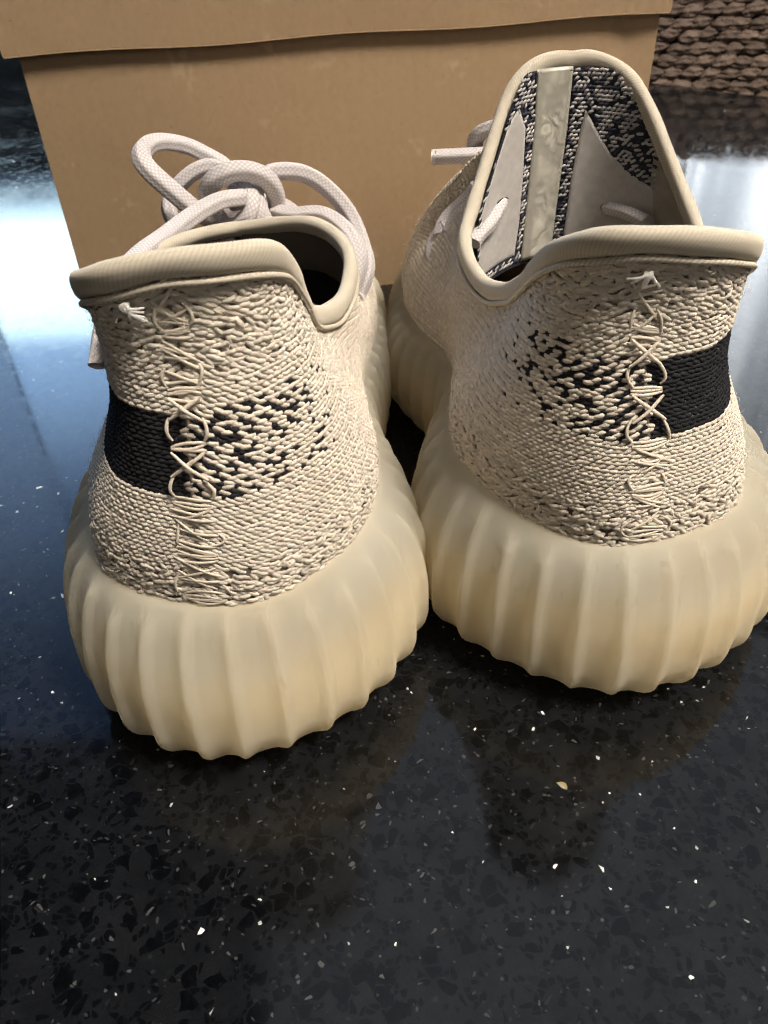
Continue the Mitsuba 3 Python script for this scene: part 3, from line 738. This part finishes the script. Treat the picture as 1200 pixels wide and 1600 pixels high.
    for nm, sl, mat in (('lining', slice(0, cut + 1), 'lining' if spec['tongue'] else 'lining_dark'), ('inner_sole', slice(cut, ml), 'inner_dark')):
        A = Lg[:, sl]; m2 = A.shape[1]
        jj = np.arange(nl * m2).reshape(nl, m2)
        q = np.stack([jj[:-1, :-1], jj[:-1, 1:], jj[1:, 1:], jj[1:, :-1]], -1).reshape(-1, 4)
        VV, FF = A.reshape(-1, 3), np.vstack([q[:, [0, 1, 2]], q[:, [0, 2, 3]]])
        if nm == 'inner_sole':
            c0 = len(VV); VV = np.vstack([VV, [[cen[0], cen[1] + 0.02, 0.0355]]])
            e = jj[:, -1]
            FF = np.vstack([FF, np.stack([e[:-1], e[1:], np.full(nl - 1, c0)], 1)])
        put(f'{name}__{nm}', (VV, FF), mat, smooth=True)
    # ---------- sole
    om, ol = (OUT_M_R if spec['tongue'] else OUT_M), OUT_L.copy()
    if spec['tongue']: ol[:, 0] -= .0065 * np.clip(ol[:, 1] / .03, 0, 1) * np.clip(1 - (ol[:, 1] - .06) / .08, 0, 1)
    pl = np.vstack([om, ol[::-1]])
    ns = 720
    out = smooth_path(np.c_[pl, np.zeros(len(pl))], ns, closed=True)[:, :2]
    tg = unit(np.roll(out, -1, 0) - np.roll(out, 1, 0)); on = np.stack([tg[:, 1], -tg[:, 0]], 1)
    on = ring_smooth(on, 10); on = unit(on)
    out[:, 1] -= 0.0035 * np.clip(1 - out[:, 1] / 0.03, 0, 1)
    y = out[:, 1]
    from shapely import LineString, points as spoints, distance as sdist
    ins = sdist(LineString(B[:, :2]), spoints(out)) + 0.0008
    ins = np.maximum(np.convolve(np.r_[ins[-10:], ins, ins[:10]], np.ones(21) / 21, 'valid'), 0.004)
    ztop = BASE_Z(np.clip(y, 0, .27)) + 0.0007
    rise = np.interp(y, [0, .015, .04, .2, .24, .28], [.0015, .0006, 0, 0, .002, .010])
    prof = [(.030, 0.0), (.0095, 0.0), (.0064, .0008), (.0040, .0026), (.0020, .0056), (.0008, .009), (.0001, .0125), (0, .017), (.0002, .022), (.0010, .026), (.0023, .0295), (.0044, .033), (.0070, .036), (.0098, .0382), (.0130, .0397), (.0158, .0402), (.0185, .0394)]
    pa = np.array(prof); tp = np.linspace(0, 1, len(pa)); tf = np.linspace(0, 1, 58)
    pa = np.stack([PchipInterpolator(tp, pa[:, 0])(tf), PchipInterpolator(tp, pa[:, 1])(tf)], 1)
    arc = np.r_[0, np.cumsum(np.linalg.norm(np.diff(out, axis=0), axis=1))]
    per_l = arc[-1] + np.linalg.norm(out[0] - out[-1])
    nrib = round(per_l / 0.0104)
    fz = pa[:, 1] / 0.0402
    ph = arc[:, None] / per_l * nrib * 2 * math.pi + 0.35 * np.sin(arc * 37)[:, None] + (0.5 - fz)[None] * 0.9 * np.sign(out[:, :1]) + 0.4
    c = 0.5 + 0.5 * np.cos(ph)
    pw_ = np.abs((ph / (2 * math.pi)) % 1.0 - 0.5)
    ridge_ = 0.74 * np.exp(-(pw_ / (0.145 + 0.05 * np.clip(0.45 - fz[None], 0, 1))) ** 2) + 0.30 * np.exp(-(pw_ / 0.26) ** 2) + 0.10 * np.cos(ph * 0.5 + 1.3) ** 2
    start = 1.0 + 0.03 * np.sin(arc * 155)[:, None]
    env = np.clip((start - fz[None]) / 0.10, 0, 1); env = env * env * (3 - 2 * env)
    env = env * (0.12 + 0.88 * np.clip(fz[None] / 0.22, 0, 1))
    amp = (0.0016 + 0.0004 * np.clip((0.75 - fz[None]) / 0.6, 0, 1))
    disp = ridge_ * env * amp
    inset = np.where(fz[None] > 0.45, pa[None, :, 0] * (ins / 0.0158)[:, None], pa[None, :, 0])
    z = np.where(fz[None] > 0.4, 0.4 * 0.0402 + (fz[None] - 0.4) / 0.6 * (ztop[:, None] - 0.4 * 0.0402), fz[None] * 0.0402) + rise[:, None] * np.clip(1 - fz[None], 0, 1)
    z = z - disp * 0.35 * np.clip(1 - fz[None] * 3, 0, 1) + 0.0006
    XY = out[:, None] - on[:, None] * (inset - disp)[..., None]
    S = np.concatenate([XY, z[..., None]], -1)
    S[..., 0] *= sgn
    S = S + O
    kz = np.arange(ns * len(pa)).reshape(ns, len(pa))
    a_, b_ = kz, np.roll(kz, -1, 0)
    q = np.stack([a_[:, :-1], b_[:, :-1], b_[:, 1:], a_[:, 1:]], -1).reshape(-1, 4)
    if sgn < 0: q = q[:, ::-1]
    VV, FF = S.reshape(-1, 3), np.vstack([q[:, [0, 1, 2]], q[:, [0, 2, 3]]])
    bc = len(VV); VV = np.vstack([VV, [[O[0], O[1] + 0.14, 0.0006]]])
    e = kz[:, 0]
    cap = np.stack([e, np.full(ns, bc), np.roll(e, -1)], 1)
    if sgn < 0: cap = cap[:, ::-1]
    put(f'{name}__sole', (VV, np.vstack([FF, cap])), 'rubber', smooth=True)
    # foam core seen through the rubber: stops below the clear upper rim
    zi = np.array([.003, .003, .006, .012, .019, .026, .030, .032, .0322])
    oi = np.array([.03, .009, .0058, .0036, .0030, .0036, .0060, .0095, .03])
    C_ = np.concatenate([out[:, None] - on[:, None] * oi[None, :, None], np.broadcast_to((zi[None] * (ztop / .0467)[:, None])[..., None] + rise[:, None, None] * .8, (ns, 9, 1))], -1)
    C_[..., 0] *= sgn
    C_ = (C_ + O)[::4]
    kz = np.arange(len(C_) * 9).reshape(-1, 9)
    a_, b_ = kz, np.roll(kz, -1, 0)
    q = np.stack([a_[:, :-1], b_[:, :-1], b_[:, 1:], a_[:, 1:]], -1).reshape(-1, 4)
    if sgn < 0: q = q[:, ::-1]
    put(f'{name}__sole__foam_core', (C_.reshape(-1, 3), q), 'foam', smooth=True)
    # greyish fabric of the upper tucked in behind the clear top rim of the rubber
    fz2 = np.linspace(0, 1, 5)
    C_ = np.concatenate([out[:, None] - on[:, None] * (.0072 + fz2[None] * (ins[:, None] + .0005 - .0072) * 1.0)[..., None], (ztop[:, None] * (.73 + .245 * fz2[None]))[..., None]], -1)
    C_[..., 0] *= sgn
    C_ = (C_ + O)[::4]
    kz = np.arange(len(C_) * 5).reshape(-1, 5)
    a_, b_ = kz, np.roll(kz, -1, 0)
    q = np.stack([a_[:, :-1], b_[:, :-1], b_[:, 1:], a_[:, 1:]], -1).reshape(-1, 4)
    if sgn < 0: q = q[:, ::-1]
    put(f'{name}__sole__lasting_band', (C_.reshape(-1, 3), q), 'lasting', smooth=True)
    # ---------- laces
    lp = circ(0.0030, 0.0025, 40, 5, 0.07)
    for key, pts in LACES[name].items():
        p = smooth_path(np.array(pts) * 1e-3 + O, 70)
        tp = np.ones(len(p))
        if key == 'endD': tp = np.interp(np.arange(len(p)), [0, 40, 60, 69], [1.02, 1.02, 0.8, 0.62])
        V, F, U = tube(p, lp * (0.8 if key.startswith('inner') else 1.0), taper=tp)
        kk = put(f'{name}__shoelace', (V, F), 'lace', smooth=True, uv=U)
        if key in ('endD', 'end'):
            V, F, _ = tube(p[-5:] if key == 'endD' else p[4::-1], circ(0.0031, 0.0025, 14) * (0.64 if key == 'endD' else 1.0))
            put(f'{kk}__end_cap', (V, F), 'aglet', smooth=True)
    # crossings further down the front of the shoe
    for t0 in range(3):
        yy = 0.165 + 0.018 * t0
        for sd in (-1, 1):
            zz = np.interp(yy, [.15, .19, .222], [.082, .068, .058]) + 0.003
            p = smooth_path(np.array([(-sd * 0.018 * sgn, yy, zz - 0.009), (0, yy + 0.007, zz + 0.001 + 0.002 * sd), (sd * 0.018 * sgn, yy + 0.014, zz - 0.014)]) + O, 30)
            V, F, U = tube(p, lp * 0.9)
            put(f'{name}__shoelace', (V, F), 'lace', smooth=True, uv=U)
    # ---------- inside of the raised tongue
    if spec['tongue']:
        def cyl(xz, off=0.0):
            xz = np.asarray(xz, float)
            x = xz[:, 0] - 0.0
            yy = 0.1345 - 0.0022 - off - 32 * xz[:, 0] ** 2 - 620 * np.maximum(0, xz[:, 0] - 0.024) ** 2
            return np.stack([x, yy, xz[:, 1]], 1) + O

        covers = []

        def patch(nm, poly, off, mat, label=None, dens=0.0012):
            pg = Polygon(np.array(poly) * 1e-3).buffer(0)
            b = pg.buffer(-0.0002)
            covers.append(pg)
            v2, f2 = trimesh.creation.triangulate_polygon(b.segmentize(0.0012), engine='earcut')
            m = trimesh.Trimesh(np.c_[v2, np.zeros(len(v2))], f2, process=False).subdivide_to_size(dens, max_iter=14)
            xz = m.vertices[:, :2]
            from shapely import points, distance
            dist = distance(points(xz), b.exterior)
            e = np.clip(dist / 0.0008, 0, 1) ** 0.5
            put(f'{name}__tongue_lining__{nm}', (cyl(xz, off * 0.2 + 0.0008 * e * off / 0.0008), m.faces), mat, smooth=True, label=label)
        hwr = lambda z: np.interp(z, [.066, .0905, .095, .105, .114, .1205, .1222], [.0285, .0290, .0285, .0250, .0192, .0139, .0110])
        hwl = lambda z: np.interp(z, [.066, .091, .1024, .113, .1219, .1230], [.0290, .0287, .0235, .0197, .0150, .0120])
        zs, xs = np.meshgrid(np.linspace(0.066, 0.1225, 30), np.linspace(-0.031, 0.031, 50), indexing='ij')
        V = cyl(np.c_[xs.ravel(), zs.ravel()], -0.0006)
        V = cyl(np.c_[np.clip(xs.ravel(), -hwl(zs.ravel()), hwr(zs.ravel())), zs.ravel()], -0.0003)
        gi = np.arange(1500).reshape(30, 50)
        q = np.stack([gi[:-1, :-1], gi[:-1, 1:], gi[1:, 1:], gi[1:, :-1]], -1).reshape(-1, 4)
        put(f'{name}__tongue_lining', (V, q), 'navy_knit', smooth=True)
        patch('gel_strip', [[-11.3, 123], [0.5, 123], [0.6, 106], [-0.1, 87.3], [-0.6, 67], [-11.8, 67], [-11.2, 88.8], [-10.7, 107.2]], 0.0009, 'gel_strip', 'crinkled translucent yellowish strip down the middle of the tongue lining')
        patch('suede_panel', [[5.0, 111.9], [9.3, 105.6], [13.3, 99.9], [18.4, 95.5], [22.9, 93.3], [26.2, 91.6], [27.8, 90.2], [28.9, 88.0], [28.3, 70], [2.4, 70], [2.7, 80], [2.9, 91.1], [4.0, 106]], 0.0006, 'suede', 'smooth grey suede panel on the right of the tongue lining')
        patch('suede_panel', [[-16.1, 114.5], [-13.2, 108], [-12.8, 93.4], [-13.0, 79.8], [-13.9, 70], [-28.5, 70], [-28, 90], [-23.2, 102], [-19.6, 110.6]], 0.0006, 'suede', 'narrow grey suede panel on the left of the tongue lining')
        hp = Polygon(np.array([(-20, 123), (20, 123), (30, 100), (30, 68), (-30, 68), (-30, 95)]) * 1e-3)
        xs, zs = np.meshgrid(np.arange(-0.029, 0.029, 0.00125), np.arange(0.068, 0.1225, 0.0011))
        xs = xs + (np.arange(len(xs)) % 2)[:, None] * 0.0006
        xs, zs = xs.ravel(), zs.ravel()
        keep = (xs < hwr(zs) - 0.0006 - 0.002 * (zs < 0.098)) & (xs > -hwl(zs)) & (rg.random(len(xs)) < 0.86)
        xs, zs = xs[keep], zs[keep]
        from shapely import contains_xy, union_all
        covered = union_all(covers)
        keep = ~contains_xy(covered, xs, zs)
        xs, zs = xs[keep], zs[keep]
        k = len(xs)
        ang = 0.55 + rg.normal(0, 0.28, k)
        c0 = np.c_[xs, zs]; dd = np.c_[np.cos(ang), np.sin(ang)] * 0.00085
        A, Bp = cyl(c0 - dd, 0.0002), cyl(c0 + dd, 0.0002)
        nn = unit(np.c_[-64 * xs, -np.ones(k), np.zeros(k)])
        V, F, wi = strands(A, Bp, nn, np.full(k, 0.00092), np.full(k, 0.0005), bow=0.0002)
        tone = np.where(rg.random((k, 1)) < 0.30, np.array([[0.022, 0.024, 0.036]]), np.array([[0.34, 0.32, 0.315]]) * rg.uniform(0.6, 1.2, (k, 1)))
        put(f'{name}__tongue_lining__heather_yarn', (V, F), 'yarn', smooth=True, color=tone[wi], kind='stuff', label='flecked pale yarn over navy knit')
        for hx, hz in ((14.4, 84.2), (-20.4, 89.3)):
            c0 = cyl(np.array([[hx, hz]]) * 1e-3, 0.0012)[0]
            t = np.arange(20) / 20 * 2 * math.pi
            pth = cyl(np.c_[hx + 2.3 * np.cos(t), hz + 1.5 * np.sin(t)] * 1e-3, 0.0011)
            V = np.vstack([pth, [c0]])
            F = np.stack([np.arange(20), (np.arange(20) + 1) % 20, np.full(20, 20)], 1)
            put(f'{name}__tongue_lining__eyelet', (V, F), 'inner_dark', smooth=False)


labels['sneaker'] = {'label': 'left beige knit sneaker with laces tied in a bow behind its low collar', 'category': 'sneaker', 'group': 'pair of beige knit sneakers'}
labels['sneaker_001'] = {'label': 'right beige knit sneaker with its tall tongue pulled up and lining showing', 'category': 'sneaker', 'group': 'pair of beige knit sneakers'}
build_shoe('sneaker', LEFT, (-0.040, 0.108, 0.0), 1, 11)
build_shoe('sneaker_001', RIGHT, (0.060, 0.122, 0.0), -1, 23)
